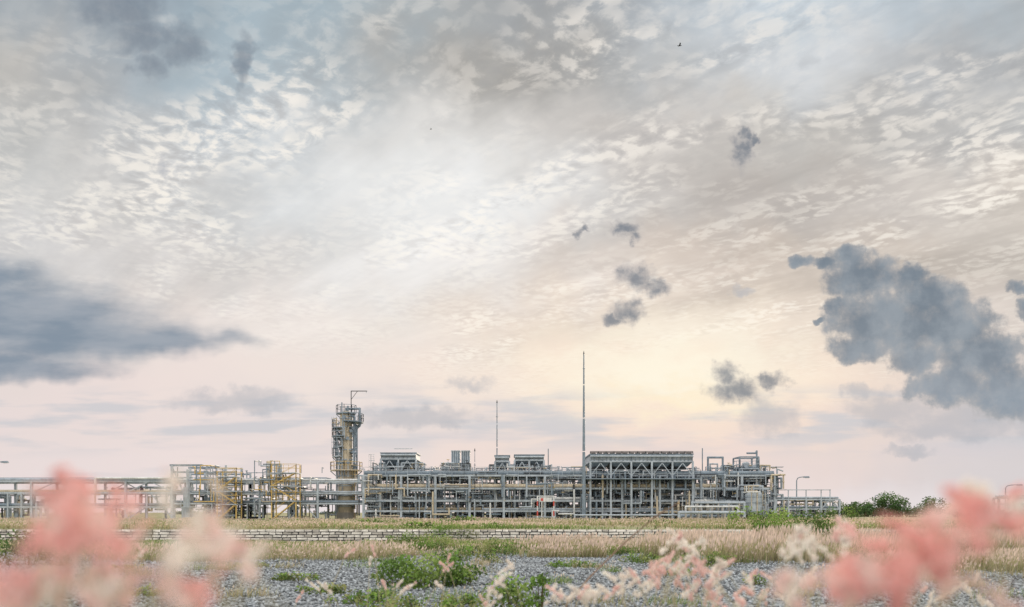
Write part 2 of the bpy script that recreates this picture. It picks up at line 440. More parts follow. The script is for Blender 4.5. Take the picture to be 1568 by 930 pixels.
# ------------------------------------------------------------------ plant
mb=MB('pipe_rack',(X(120),109,PZ))
xs=[X(p) for p in (-260,-190,-120,-60,10,75,150,214,285)]
zl=[Z(777),Z(756),Z(739)]
mb.frame(xs,[106,112],zl,k='galv',w=.3,brace=.8)
for z,n in ((zl[0],3),(zl[1],4),(zl[2],5)):
    for i in range(n):
        y=106.4+i*5.2/max(1,n-1); r=rng.choice((.1,.15,.2,.26))
        mb.tube((xs[0],y,z+r+.12),(xs[-1],y,z+r+.12),r,rng.choice(('galv','white','steel','cream')))
for px in (22,40,60,245):
    for y in (106,112): mb.beam((X(px),y,.5),(X(px),y,zl[1]),.2,'galv')
mb.beam((X(214),106,PZ),(X(245),106,zl[0]),.14,'galv'); mb.beam((X(285),106,PZ),(X(250),106,zl[1]),.14,'galv')
mb.clutter(X(-20),X(90),106,114,PZ,4,36); mb.clutter(X(150),X(285),107,114,PZ,5,26)
mb.pipe([(X(150),105.5,zl[1]+.3),(X(172),105.5,zl[1]+.3),(X(172),105.5,zl[2]+.4),(X(283),105.5,zl[2]+.4)],.16,'white')
mb.done()
mb=MB('main_pipe_rack',(X(560),108,PZ))
xsA=[X(p) for p in (287,312,366,380,415,458,500,567)]
xsB=[X(p) for p in (567,622,672,722,772,832,890,945,1000,1060,1120,1168)]
zA=[Z(772),Z(757),Z(740)]; zB=[Z(783),Z(768),Z(750),Z(731)]
mb.frame(xsA,[105,111],zA,k='galv',brace=.4); mb.frame(xsB,[105,111],zB,k='galv',brace=.35,w=.3,kb='galv')
for z in zA:
    for i in range(4):
        r=rng.choice((.1,.14,.2)); y=105.4+i*1.4; mb.tube((xsA[0],y,z+r+.12),(xsA[-1],y,z+r+.12),r,rng.choice(('galv','white','steel','cream')))
for z in zB:
    for i in range(4):
        r=rng.choice((.1,.14,.2,.26)); y=105.4+i*1.4
        a=xsB[0]+rng.choice((0,rng.uniform(0,25))); b=xsB[-1]-rng.choice((0,rng.uniform(0,25)))
        mb.tube((a,y,z+r+.12),(b,y,z+r+.12),r,rng.choice(('galv','galv','white','steel','cream')))
mb.rail([(xsB[0],104.9,zB[-1]),(X(890),104.9,zB[-1])],'galv'); 
mb.rail([(xsB[0],111.2,zB[-1]),(X(890),111.2,zB[-1])],'galv')
for y in (105,111):
    mb.beam((X(287),y,.5),(X(287),y,Z(716)),.3,'galv'); mb.beam((X(310),y,.5),(X(310),y,Z(722)),.3,'galv')
    mb.beam((X(284),y,Z(716)),(X(332),y,Z(716)),.26,'steel')
    mb.beam((X(366),y,.5),(X(366),y,Z(716)),.26,'galv'); mb.beam((X(380),y,.5),(X(380),y,Z(724)),.26,'galv')
    mb.beam((X(287),y,Z(726)),(X(380),y,Z(726)),.22,'steel')
mb.beam((X(287),105,Z(717)),(X(304),105,Z(757)),.16,'galv')
mb.box(X(304),X(312),104.8,106.5,.5,Z(748),'galv')
mb.box(X(360),X(368),104.8,106.5,.5,Z(750),'galv')
mb.clutter(X(290),X(510),104.2,113,PZ,6.2,150,.14)
mb.clutter(X(290),X(510),104.2,113,6.2,7.6,14,.06)
mb.done()
def access(name,pa,pb,top,levels):
    mb=MB(name,(X((pa+pb)/2),103.5,PZ)); x0,x1=X(pa,103),X(pb,103); Y=102.4
    for x in (x0,x1):
        for y in (Y,Y+2): mb.beam((x,y,.5),(x,y,Z(top,103)),.13,'yellow')
    zs=[Z(l,103) for l in levels]
    for i,z in enumerate(zs):
        mb.deck(x0-.1,x1+.1,Y-.2,Y+2.2,z,'galv','yellow')
    prev=PZ; f=0
    for z in sorted(zs):
        a,b=(x0,x1) if f%2==0 else (x1,x0)
        for y in (Y-.1,Y+.5): mb.beam((a,y,prev),(b,y,z),.1,'yellow'); mb.beam((a,y,prev+1),(b,y,z+1),.04,'yellow')
        n=int((z-prev)/.25)
        for i in range(1,n):
            t=i/n; xx=a+(b-a)*t; zz=prev+(z-prev)*t; mb.box(xx-.12,xx+.12,Y-.1,Y+.5,zz,zz+.03,'galv')
        prev=z;f+=1
    return mb
m1=access('yellow_access_platform',335,364,722,(730,752,772)); m1.clutter(X(332),X(364),101.8,105,3,7.6,16,.08,('yellow','galv','steel')); m1.done()
m1=access('yellow_access_platform',418,455,712,(724,744,767)); 
m1.clutter(X(418),X(455),101.8,105,3,8.2,22,.09,('yellow','galv','steel','cream')); m1.vessel((X(428),105.2,Z(735)),(X(428),105.2,Z(711)),.35,'cream'); m1.vessel((X(443),105.4,Z(735)),(X(443),105.4,Z(714)),.3,'galv'); m1.done()

mb=MB('distillation_column',(X(530,112),112,PZ)); D=112; cx=X(530,D)
mb.tube((cx,D,.4),(cx,D,Z(785,D)),1.35,'conc',20); mb.tube((cx,D,Z(785,D)),(cx,D,Z(722,D)),1.1,'cream',24)
mb.tube((cx,D,Z(722,D)),(cx,D,Z(712,D)),1.1,'cream',24,.85)
mb.vessel((cx,D,Z(712,D)),(cx,D,Z(634,D)),.85,'cream',24)
for p in (776,760,745,730,705,690,675,655,642): mb.tube((cx,D,Z(p,D)),(cx,D,Z(p,D)+.14),1.17 if p>722 else .93,'galv',24)
def plat(z,a0,a1,r0=.9,r1=1.9,k='galv',rk='galv'):
    n=8; pts=[]
    for i in range(n+1):
        a=math.radians(a0+(a1-a0)*i/n); pts.append((cx+r1*math.cos(a),D+r1*math.sin(a),z))
    for i in range(n):
        a=math.radians(a0+(a1-a0)*i/n);b=math.radians(a0+(a1-a0)*(i+1)/n)
        q=[(cx+r0*math.cos(a),D+r0*math.sin(a)),(cx+r1*math.cos(a),D+r1*math.sin(a)),(cx+r1*math.cos(b),D+r1*math.sin(b)),(cx+r0*math.cos(b),D+r0*math.sin(b))]
        mb.quadbox([(u,v,z-.14) for u,v in q]+[(u,v,z) for u,v in q],k)
    mb.rail(pts,rk,1.1,.07,.8)
    for i in (1,4,7):
        a=math.radians(a0+(a1-a0)*i/n); mb.beam((cx+r0*math.cos(a),D+r0*math.sin(a),z-1.1),(cx+r1*math.cos(a),D+r1*math.sin(a),z-.15),.1,'steel')
plat(Z(720,D),150,400,1.1,2.2,'cream','yellow'); plat(Z(699,D),120,250); plat(Z(684,D),140,260,.9,1.8); plat(Z(668,D),120,270,.9,1.9,'steel'); plat(Z(655,D),100,240,.9,1.9,'steel','yellow'); plat(Z(646,D),270,420,.9,2.4,'steel','steel'); plat(Z(633,D),0,360,.3,1.4,'steel','steel')
mb.ladder(cx-1.6,D-1.0,Z(720,D),Z(640,D),'steel'); mb.ladder(cx+1.4,D-1.2,PZ,Z(720,D),'yellow')
for dx,dy,r,za,zb in ((1.25,-.5,.17,780,640),(1.55,-.1,.1,790,652),(-1.2,-.5,.14,790,668),(-1.35,.1,.1,740,650),(.5,-1.15,.1,730,655),(-.3,-1.1,.07,760,640)):
    mb.pipe([(cx+dx,D+dy,Z(za,D)),(cx+dx,D+dy,Z(zb,D)),(cx+dx*.5,D+dy*.5,Z(zb,D)+.4)],r,rng.choice(('galv','steel','cream')))
for i in range(20):
    z=rng.uniform(Z(715,D),Z(640,D)); a=math.radians(rng.uniform(180,360))
    e=(cx+1.5*math.cos(a),D+1.5*math.sin(a),z); mb.tube((cx,D,z),e,.13,'steel'); mb.tube(Vector(e),Vector(e)+Vector((math.cos(a),math.sin(a),0))*.1,.24,'steel'); 
    if rng.random()<.6: mb.pipe([e,(e[0],e[1],z-rng.uniform(1,3))],.09,rng.choice(('galv','steel')),6)
mb.pipe([(cx,D,Z(634,D)),(cx,D,Z(626,D)),(cx+1.9,D,Z(626,D)),(cx+1.9,D,Z(652,D)),(cx+1.1,D,Z(660,D)),(cx+1.1,D,Z(700,D))],.16,'steel')
mb.pipe([(cx-.5,D-.5,Z(636,D)),(cx-.5,D-.5,Z(617,D))],.08,'steel')
mb.pipe([(cx+.3,D-.3,Z(640,D)),(cx+.3,D-.3,Z(622,D))],.12,'steel')
zt=Z(599,D); mb.pipe([(cx+.7,D,Z(640,D)),(cx+.7,D,zt),(cx+2.95,D,zt)],.06,'dark'); mb.tube((cx+.7,D,zt-1.2),(cx+1.6,D,zt),.04,'dark',4)
mb.tube((cx+2.85,D,zt),(cx+2.85,D,zt-.25),.05,'steel',4)
mb.done()

def cooler(mb,x0,x1,y0,y1,zt,hb,zf,bays,rk='galv'):
    w=(x1-x0)/bays
    mb.box(x0-.1,x1+.1,y0-.1,y1+.1,zt-.12,zt,'steel')
    mb.box(x0-.1,x1+.1,y0-.1,y1+.1,zt-hb,zt-hb+.14,'galv')
    for i in range(bays):
        a=x0+i*w+.06; b=x0+(i+1)*w-.06
        mb.box(a,b,y0,y1,zt-hb+.14,zt-.12,'galv')
        n=max(3,int(w/.5))
        for j in range(n+1):
            xx=a+(b-a)*j/n; mb.box(xx-.04,xx+.04,y0-.08,y0,zt-hb+.14,zt-.12,'steel')
        for q in (.35,.65): mb.box(a,b,y0-.06,y0,zt-hb+q*hb,zt-hb+q*hb+.05,'dark')
        c=(a+b)/2; nf=max(1,int(round((y1-y0)/3.5)))
        for f in range(nf):
            yc=y0+(y1-y0)*(f+.5)/nf; hy=(y1-y0)/nf/2-.05
            zz=zt-hb; mb.frus(c,yc,zf,zz,(b-a)*.33,hy*.66,(b-a)*.49,hy,'steel')
            mb.tube((c,yc,zf-.35),(c,yc,zf),min((b-a)*.36,hy*.75),'dark',16)
            mb.tube((c,yc,zf-1.0),(c,yc,zf-.35),.2,'steel',8); mb.beam((a,yc,zf-.75),(b,yc,zf-.75),.12,'steel')
    mb.tube((x0,y0-.25,zt-.35),(x1,y0-.25,zt-.35),.12,'galv')
def unit(name,pa,pb,pt,pbox,pfan,bays,y0,y1,supp,decks=()):
    mb=MB(name,((X(pa)+X(pb))/2,(y0+y1)/2,PZ)); x0,x1=X(pa,y0),X(pb,y0)
    zt=Z(pt,y0); cooler(mb,x0,x1,y0,y1,zt,zt-Z(pbox,y0),Z(pfan,y0),bays)
    n=supp
    for i in range(n+1):
        x=x0+(x1-x0)*i/n
        for y in (y0,y1): mb.beam((x,y,.5),(x,y,Z(pbox,y0)),.24,'galv')
        for y in (y0,y1):
            if i<n:
                xx=x+(x1-x0)/n; zb=Z(pfan,y0)-1.3; zc=Z(pbox,y0)
                mb.beam((x,y,zb),((x+xx)/2,y,zc-.1),.11,'galv'); mb.beam((xx,y,zb),((x+xx)/2,y,zc-.1),.11,'galv')
    for z in decks:
        zz=Z(z,y0); mb.deck(x0-.8,x1+.8,y0-1.0,y1,zz,'steel','galv')
    return mb,x0,x1
mb,x0,x1=unit('air_cooler',583,637,693,704,711,2,106.5,111.5,2,(727,)); mb.clutter(x0-1,x1+1,105.5,111,6,8.2,40,.12); mb.ladder(x0-1.2,105.5,PZ,Z(700)); mb.beam((X(610),106,Z(691)),(X(637),106,Z(691)),.08,'galv'); mb.done()
mb,x0,x1=unit('air_cooler',788,833,696,706,713,2,106.5,111.5,2,(728,)); mb.clutter(x0-1,x1+1,105.5,111,6,8.0,34,.12); mb.tube((X(838),107,Z(725)),(X(838),107,Z(690)),.06,'steel'); mb.done()
mb,x0,x1=unit('air_cooler',758,780,697,708,714,1,106.5,110,1,(727,)); mb.clutter(x0-.8,x1+.8,105.5,110,6,8.0,20,.12); mb.done()
mb,x0,x1=unit('large_air_cooler',904,1061,695,708,714,5,104,112,5,(733,)); mb.clutter(x0,x1,104,112,4.6,7.0,60,.13)
mb.rail([(x0,104,Z(695,104)),(x1,104,Z(695,104))],'dark',.3,.10,1.0)
for i in range(16): 
    xx=x0+(x1-x0)*(i+.5)/16; mb.box(xx-.3,xx+.3,104.2,105,Z(695,104),Z(695,104)+.2,'rust')
mb.done()
mb=MB('vent_silencer',(X(706),108,PZ))
for a,b in ((694,706),(709,721)):
    x0,x1=X(a),X(b); mb.box(x0,x1,107,108.4,Z(712),Z(694),'steel')
    for j in range(5): mb.box(x0+(x1-x0)*j/4-.04,x0+(x1-x0)*j/4+.04,106.92,107,Z(712),Z(694),'galv')
    mb.box(x0-.08,x1+.08,106.9,108.5,Z(694),Z(692.5),'galv'); mb.frus((x0+x1)/2,107.7,Z(724),Z(712),.25,.25,.5,.6,'galv')
    for dx in (x0,x1):
        for y in (107,108.4): mb.beam((dx,y,Z(745)),(dx,y,Z(712)),.14,'steel')
mb.deck(X(678),X(722),105.8,109,Z(727)); mb.clutter(X(680),X(722),105.8,109,Z(740),Z(712),46,.11)
mb.vessel((X(686),107,Z(735)),(X(686),107,Z(717)),.4,'galv')
mb.done()

def skid(name,pa,pb,n,dens,ztop):
    D=116; mb=MB(name,((X(pa)+X(pb))/2,D,PZ)); x0,x1=X(pa,D),X(pb,D)
    L=x1-x0
    mb.box(x0,x1,112.5,121,.5,PZ+.2,'conc')
    nx=max(2,int(L/4)); mb.frame([x0+L*i/nx for i in range(nx+1)],[113,120],[Z(768,D),Z(748,D),Z(732,D)],k='steel',w=.24,brace=.5)
    for z in (Z(768,D),): mb.deck(x0,x1,114.8,119.5,z,'steel','galv')
    for i in range(n):
        xx=x0+L*(i+.5)/n; l=L/n*.35; z=rng.choice((2.0,2.4,5.0,2.2)); r=rng.uniform(.5,.85)
        if rng.random()<.6:
            mb.vessel((xx-l,114,z),(xx+l,114,z),r,rng.choice(('white','galv','galv','cream')))
            for q in (-.6,.6): mb.box(xx+l*q-.15,xx+l*q+.15,113.4,114.6,PZ,z,'conc')
        else:
            mb.vessel((xx,114,1.5),(xx,114,rng.uniform(4,6.5)),r*.8,rng.choice(('white','galv','cream')))
        if rng.random()<.5: mb.box(xx-l,xx-l+1.6,116,118,PZ,PZ+rng.uniform(1.5,3.0),rng.choice(('steel','dark','galv')))
    mb.clutter(x0,x1,112,118,PZ,Z(745,D),dens//2,.2,('dark','steel','galv','dark'))
    mb.clutter(x0,x1,104.2,112,PZ,Z(733,D),dens,.13,('galv','galv','galv','steel','steel','white','cream','dark'))
    mb.clutter(x0,x1,105,112,Z(735),Z(718),dens//5,.07)
    for i in range(5):
        xx=rng.uniform(x0,x1); mb.pipe([(xx,106,Z(745)),(xx,106,Z(rng.uniform(716,726))),(xx+rng.uniform(-1,1),106,Z(724)),],.09,'galv')
    return mb
skid('compressor_skid',572,672,5,130,0).done()
skid('compressor_skid',674,772,5,130,0).done()
skid('compressor_skid',774,890,6,150,0).done()
skid('separator_skid',900,1064,8,240,0).done()
mb=skid('gas_treatment_skid',1068,1160,5,170,0)
mb.pipe([(X(1076),107,Z(735)),(X(1076),107,Z(703)),(X(1098),107,Z(703)),(X(1098),107,Z(735))],.14,'steel')
mb.pipe([(X(1082),108,Z(735)),(X(1082),108,Z(712)),(X(1093),108,Z(712)),(X(1093),108,Z(735))],.1,'galv')
xs=[X(1120),X(1148)]; mb.frame(xs,[106,109],[Z(738),Z(720),Z(703)],w=.2); mb.deck(xs[0],xs[1],105.8,109.2,Z(720)); mb.deck(xs[0],xs[1],105.8,109.2,Z(738))
mb.pipe([(X(1132),106.5,Z(697)),(X(1145),106.5,Z(697)),(X(1147),106.5,Z(694)),(X(1147),106.5,Z(740))],.12,'steel')
mb.vessel((X(1134),107.5,Z(733)),(X(1134),107.5,Z(712)),.5,'galv'); mb.clutter(X(1100),X(1170),105,110,Z(750),Z(715),60,.12)
mb.tube((X(1065),106,PZ),(X(1065),106,Z(690)),.07,'steel')
mb.done()
mb=MB('storage_drum',(X(1154,103),103,PZ)); x=X(1154,103); mb.box(x-1.4,x+1.4,101.6,104.4,.5,PZ+.3,'conc'); mb.vessel((x,103,1.6),(x,103,Z(758,103)),1.1,'galv',24)
for z in (1.7,2.8,Z(762,103)): mb.tube((x,103,z),(x,103,z+.08),1.14,'steel',24)
mb.ladder(x+1.1,101.8,PZ,Z(750,103)); mb.pipe([(x,103,Z(758,103)),(x,103,Z(745,103)),(x+1.2,103,Z(745,103)),(x+1.2,103,Z(752,103))],.12,'galv'); mb.clutter(x-1.5,x+1.5,101.2,104,PZ,5,16,.09); mb.done()
mb=MB('low_pipe_rack',(X(1215),108,PZ)); xs=[X(p) for p in (1170,1188,1214,1236,1263)]
mb.frame(xs,[105,110],[Z(780),Z(766)],k='galv',w=.22,brace=.3)
for i in range(5):
    mb.tube((xs[0],105.4+i,Z(766)+.25),(xs[-1],105.4+i,Z(766)+.25),.13,'galv'); mb.tube((xs[0],105.4+i,Z(780)+.25),(xs[-1],105.4+i,Z(780)+.25),.13,'steel')
mb.beam((X(1170),105,Z(752)),(X(1250),105,Z(752)),.1,'galv'); 
for p in (1188,1214,1236,1249): mb.beam((X(p),105,Z(770)),(X(p),105,Z(752)),.1,'galv')
mb.clutter(xs[0],xs[-1],105,110,PZ,3.2,46,.12); mb.done()
mb=MB('ground_pipe_manifold',(X(1090,100),100,PZ))
for i,(a,b,p) in enumerate(((1040,1140,785),(1050,1130,776),(1060,1140,770),(1040,1125,791),(880,1060,789))):
    y=99+i*.8; mb.pipe([(X(a,y),y,PZ),(X(a,y),y,Z(p,y)),(X(b,y),y,Z(p,y)),(X(b,y),y,PZ)],rng.uniform(.1,.2),('galv','white','galv','steel','galv')[i],10)
    for q in range(5): xx=X(a+(b-a)*(q+.5)/5,y); mb.box(xx-.1,xx+.1,y-.12,y+.12,.5,Z(p,y)-.1,'conc')
mb.done()
mb=MB('pipe_rack',(X(1570,130),130,PZ)); xs=[X(p,130) for p in (1533,1541,1566,1600,1640)]
mb.frame(xs,[128,132],[Z(772,130),Z(763,130)],k='steel',w=.3,brace=.4)
for i in range(4): mb.tube((xs[0],128.4+i,Z(763,130)+.3),(xs[-1],128.4+i,Z(763,130)+.3),.2,'galv')
mb.done()
def mast(name,px,py,y,r0,r1,k='steel'):
    mb=MB(name,(X(px,y),y,PZ)); x=X(px,y); zt=Z(py,y); n=5; H=zt-PZ
    mb.box(x-.5,x+.5,y-.5,y+.5,.4,PZ+.25,'conc'); mb.tube((x,y,PZ+.25),(x,y,PZ+.32),r0*2.2,k,12)
    for i in range(n):
        a=PZ+.3+H*i/n; b=PZ+H*(i+1)/n+.15 if i<n-1 else zt; ra=r0+(r1-r0)*i/n; rb=r0+(r1-r0)*(i+1)/n
        mb.tube((x,y,a),(x,y,b),ra,k,10,rb)
    mb.tube((x,y,zt-.1),(x,y,zt+.3),.1,'dark',8,.02); mb.tube((x-.15,y,zt-2),(x+.15,y,zt-2),.04,k,6)
    return mb.done()
mast('lightning_mast',894,541,103,.26,.07); mast('lightning_mast',761,616,109,.12,.05)
mast('lightning_mast',727,690,109,.07,.03)
def lamp(px,py,y,arm,t=1.0):
    x=X(px,y); zt=Z(py,y); mb=MB('street_lamp',(x,y,PZ))
    mb.tube((x,y,.5),(x,y,PZ+.4),.18*t,'steel',10); mb.tube((x,y,PZ+.3),(x,y,zt-.5),.11*t,'steel',10,.08*t)
    pts=[(x,y,zt-.5),(x+arm*.12,y,zt-.15),(x+arm*.35,y,zt),(x+arm*.8,y,zt+.06)]
    for a,b in zip(pts[:-1],pts[1:]): mb.tube(a,b,.07*t,'steel',8)
    s=1 if arm>0 else -1; e=x+arm*.8
    P=[(e,y-.17,zt-.08),(e+s*.9,y-.2,zt-.08),(e+s*.9,y+.2,zt-.08),(e,y+.17,zt-.08),(e,y-.1,zt+.15),(e+s*.8,y-.1,zt+.17),(e+s*.8,y+.1,zt+.17),(e,y+.1,zt+.15)]
    mb.quadbox(P,'steel'); mb.box(min(e+s*.2,e+s*.8),max(e+s*.2,e+s*.8),y-.13,y+.13,zt-.13,zt-.082,'cream'); return mb.done()
lamp(1220,731,125,1.4); lamp(1340,758,200,2.6,1.3); lamp(1427,766,260,2.8,1.5); lamp(1540,743,140,2.6,1.1); lamp(-12,708,108,1.6); lamp(1488,772,300,1.5,1.5)
mb=MB('safety_sign_frame',(X(835,100),100,PZ)); 
for p in (823,848): 
    x=X(p,100)
    for i in range(5): mb.tube((x,100,PZ+i*.62-.1),(x,100,PZ+(i+1)*.62-.1),.09,'red' if i%2 else 'white',8)
mb.beam((X(823,100),100,PZ+3.0),(X(848,100),100,PZ+3.0),.12,'white'); mb.box(X(826,100),X(845,100),99.95,100,PZ+2.3,PZ+2.85,'white'); mb.box(X(828,100),X(832,100),99.93,99.948,PZ+2.4,PZ+2.75,'red'); mb.done()

# ------------------------------------------------------------------ vegetation
def blades(x,y,z,h,w,lean,cb,ct,head=None):
    N=len(x); a=nr.uniform(0,6.283,N)
    lx=nr.normal(0,1,N)*lean*h+lean*h*.5; ly=nr.normal(0,1,N)*lean*h
    wx=np.cos(a)*w/2; wy=np.sin(a)*w/2*.5
    V=np.zeros((N,5,3)); 
    for i,(t,s,k) in enumerate(((0,-1,1),(0,1,1),(.6,-1,.8),(.6,1,.8),(1,0,0))):
        hh=t; V[:,i,0]=x+lx*hh**1.6+s*wx*k; V[:,i,1]=y+ly*hh**1.6+s*wy*k; V[:,i,2]=z+h*hh-(.05 if t==0 else 0)
    b=np.arange(N)*5
    Fq=np.stack([b,b+1,b+3,b+2],1); Ft=np.stack([b+2,b+3,b+4],1)
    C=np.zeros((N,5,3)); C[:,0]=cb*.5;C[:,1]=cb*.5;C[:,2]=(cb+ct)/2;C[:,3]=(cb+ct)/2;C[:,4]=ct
    out=[V.reshape(-1,3),Fq,Ft,C.reshape(-1,3)]
    if head is not None:
        idx=np.nonzero(nr.uniform(0,1,N)<head[0])[0]; n=len(idx); tip=V[idx,4]; hl=head[1]*h[idx]; ww=head[2]*(.7+.6*nr.random(n))
        H=np.zeros((n,4,3)); 
        H[:,0]=tip; H[:,0,2]-=hl*.5; H[:,1]=tip;H[:,1,0]+=ww/2; H[:,2]=tip; H[:,2,2]+=hl*.6; H[:,2,0]+=ww*.5; H[:,3]=tip;H[:,3,0]-=ww/2
        H[:,:,1]+=nr.normal(0,.01,(n,1))
        hb=len(out[0])+np.arange(n)*4
        out[0]=np.concatenate([out[0],H.reshape(-1,3)]); out[1]=np.concatenate([out[1],np.stack([hb,hb+1,hb+2,hb+3],1)])
        hc=np.repeat(np.array(head[3])[None]*nr.uniform(.75,1.2,(n,1)),4,0); out[3]=np.concatenate([out[3],hc])
    return out
def colmix(N,cols):
    cols=np.array(cols); k=nr.integers(0,len(cols),N); return cols[k]*nr.uniform(.75,1.25,(N,1))
TAN=[(.42,.36,.23),(.48,.41,.28),(.36,.32,.17),(.29,.32,.14)]; GRN=[(.16,.26,.07),(.21,.31,.09),(.12,.19,.05),(.29,.35,.14)]
def clumped(n,y0,y1,nc,spread,xw=.70,xf=None):
    cyy=np.sqrt(nr.uniform(y0**2,y1**2,nc)); cxx=nr.uniform(-1,1,nc)*cyy*xw
    k=nr.integers(0,nc,n); sx=nr.uniform(.4,1.6,nc)*spread
    x=cxx[k]+nr.normal(0,1,n)*sx[k]; y=cyy[k]+nr.normal(0,1,n)*sx[k]*.8
    return x,np.clip(y,y0-1,y1),k
N=90000; x,y,k=clumped(N,45.5,100,900,1.6); y=np.clip(y,45.4,101)
h=nr.uniform(.12,.38,N)*(.6+.5*np.sin(x*.3+y*.1)**2); c=colmix(N,TAN); g=colmix(N,GRN)
gm=(np.sin(x*.17+y*.31)+np.sin(x*.06-y*.12)+nr.normal(0,.4,N)>.5)[:,None]; c=np.where(gm,g,c)
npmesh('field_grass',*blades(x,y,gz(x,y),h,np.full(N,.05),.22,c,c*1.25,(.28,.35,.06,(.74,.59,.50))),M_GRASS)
# band before the wall
N=52000; x,y,k=clumped(N,29,44.6,240,.8); pxx=x/y*F+CX
hm=np.where(pxx<570,.17,np.where(pxx<1000,.28,.42)); hm=hm*np.where((y>37)&(pxx<1000),.6,1)
h=nr.uniform(.5,1.25,N)*hm; c=colmix(N,TAN); g=colmix(N,GRN)
gm=(np.sin(k*1.7)+nr.normal(0,.4,N)>-.3)[:,None]; c=np.where(gm,g,c)
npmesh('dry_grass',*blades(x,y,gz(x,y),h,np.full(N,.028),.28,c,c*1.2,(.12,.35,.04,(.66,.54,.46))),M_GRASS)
def tawny(name,N,nc,y0,y1,p0,p1,hlo,hhi,hp,hc=(.70,.57,.49)):
    cyy=nr.uniform(y0,y1,nc); cpx=nr.uniform(p0,p1,nc); k=nr.integers(0,nc,N); sc=nr.uniform(.25,.8,nc)
    x=(cpx[k]-CX)/F*cyy[k]+nr.normal(0,1,N)*sc[k]; y=np.minimum(cyy[k]+nr.normal(0,1,N)*sc[k]*.7,44.7)
    h=nr.uniform(hlo,hhi,N)*nr.uniform(.6,1.1,nc)[k]; c=colmix(N,TAN)
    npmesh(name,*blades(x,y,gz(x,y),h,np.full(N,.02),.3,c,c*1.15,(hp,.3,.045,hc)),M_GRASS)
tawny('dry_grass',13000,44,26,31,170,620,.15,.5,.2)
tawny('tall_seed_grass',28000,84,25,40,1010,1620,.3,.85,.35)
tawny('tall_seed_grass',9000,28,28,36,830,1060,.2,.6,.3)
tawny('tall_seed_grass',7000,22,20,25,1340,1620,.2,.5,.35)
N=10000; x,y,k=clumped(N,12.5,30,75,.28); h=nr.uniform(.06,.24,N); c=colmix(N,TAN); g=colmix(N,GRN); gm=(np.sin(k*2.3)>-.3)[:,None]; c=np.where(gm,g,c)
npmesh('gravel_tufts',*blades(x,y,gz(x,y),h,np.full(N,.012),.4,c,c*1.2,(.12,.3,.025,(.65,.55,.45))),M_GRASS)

def leaves(name,blobs,dens,size,cols,stems=True):
    Vs=[];Cs=[];SV=[]
    for (bx,by,bz,rx,ry,hh) in blobs:
        sub=int(min(44,max(9,11*rx/max(hh,.2)*.8)))
        for s in range(sub):
            a=nr.uniform(0,6.28); r=math.sqrt(nr.uniform(0,1)); sx=bx+rx*r*math.cos(a); sy=by+ry*r*math.sin(a); top=hh*(1-.45*r*r)*nr.uniform(.65,1.15)
            sr=nr.uniform(.25,.5)*min(rx,hh)+.03; n=int(dens*(sr/size)**2*3.0)+4
            d=nr.normal(0,1,(n,3)); d/=np.linalg.norm(d,axis=1)[:,None]+1e-6; rad=sr*nr.uniform(.2,1.1,(n,1))**.6
            c=np.array([sx,sy,bz+max(top-sr,sr*.4)])+d*rad*np.array([1,1,.9]); c[:,2]=np.maximum(c[:,2],bz+.02)
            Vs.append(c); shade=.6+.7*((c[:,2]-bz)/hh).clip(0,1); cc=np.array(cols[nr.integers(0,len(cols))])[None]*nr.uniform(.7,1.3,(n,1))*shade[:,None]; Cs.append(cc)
            SV.append(((bx+(sx-bx)*.3,by+(sy-by)*.3,bz-.05),(sx,sy,bz+max(top-sr*.6,.1))))
    c=np.concatenate(Vs); C=np.concatenate(Cs); N=len(c)
    u=nr.normal(0,1,(N,3)); u/=np.linalg.norm(u,axis=1)[:,None]; v=np.cross(u,nr.normal(0,1,(N,3))); v/=np.linalg.norm(v,axis=1)[:,None]
    s=size*nr.uniform(.6,1.4,(N,1)); u=u*s; v=v*s*.5
    V=np.stack([c-u,c+v,c+u,c-v],1).reshape(-1,3); b=np.arange(N)*4; Fq=np.stack([b,b+1,b+2,b+3],1); CC=np.repeat(C,4,0)
    if stems:
        SA=[];SF=[]; o=len(V)
        for p,q in SV:
            w=size*.25; p=np.array(p);q=np.array(q)
            SA+= [p-[w,0,0],p+[w,0,0],q+[w*.4,0,0],q-[w*.4,0,0]]; SF.append([o,o+1,o+2,o+3]); o+=4
        V=np.concatenate([V,np.array(SA)]); Fq=np.concatenate([Fq,np.array(SF)]); CC=np.concatenate([CC,np.tile([[.12,.10,.05]],(len(SA),1))])
    return npmesh(name,V,Fq,np.zeros((0,3),int),CC,M_LEAF)
LG=[(.18,.31,.06),(.13,.23,.05),(.27,.38,.10),(.09,.15,.04)]
def B(px,pybase,wpx,hpx):
    d=CH*F/(pybase-HY); return ((px-CX)/F*d,d,0,wpx/2/F*d,wpx/2/F*d*.6,hpx/F*d)
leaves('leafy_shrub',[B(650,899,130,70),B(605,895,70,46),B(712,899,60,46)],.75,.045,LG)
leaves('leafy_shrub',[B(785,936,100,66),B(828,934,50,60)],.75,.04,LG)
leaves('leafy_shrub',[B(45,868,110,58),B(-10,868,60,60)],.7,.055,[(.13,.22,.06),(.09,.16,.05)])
leaves('leafy_shrub',[B(1215,832,130,66),B(1270,838,80,58),B(1150,828,70,60),B(1185,834,60,50)],.55,.065,LG)
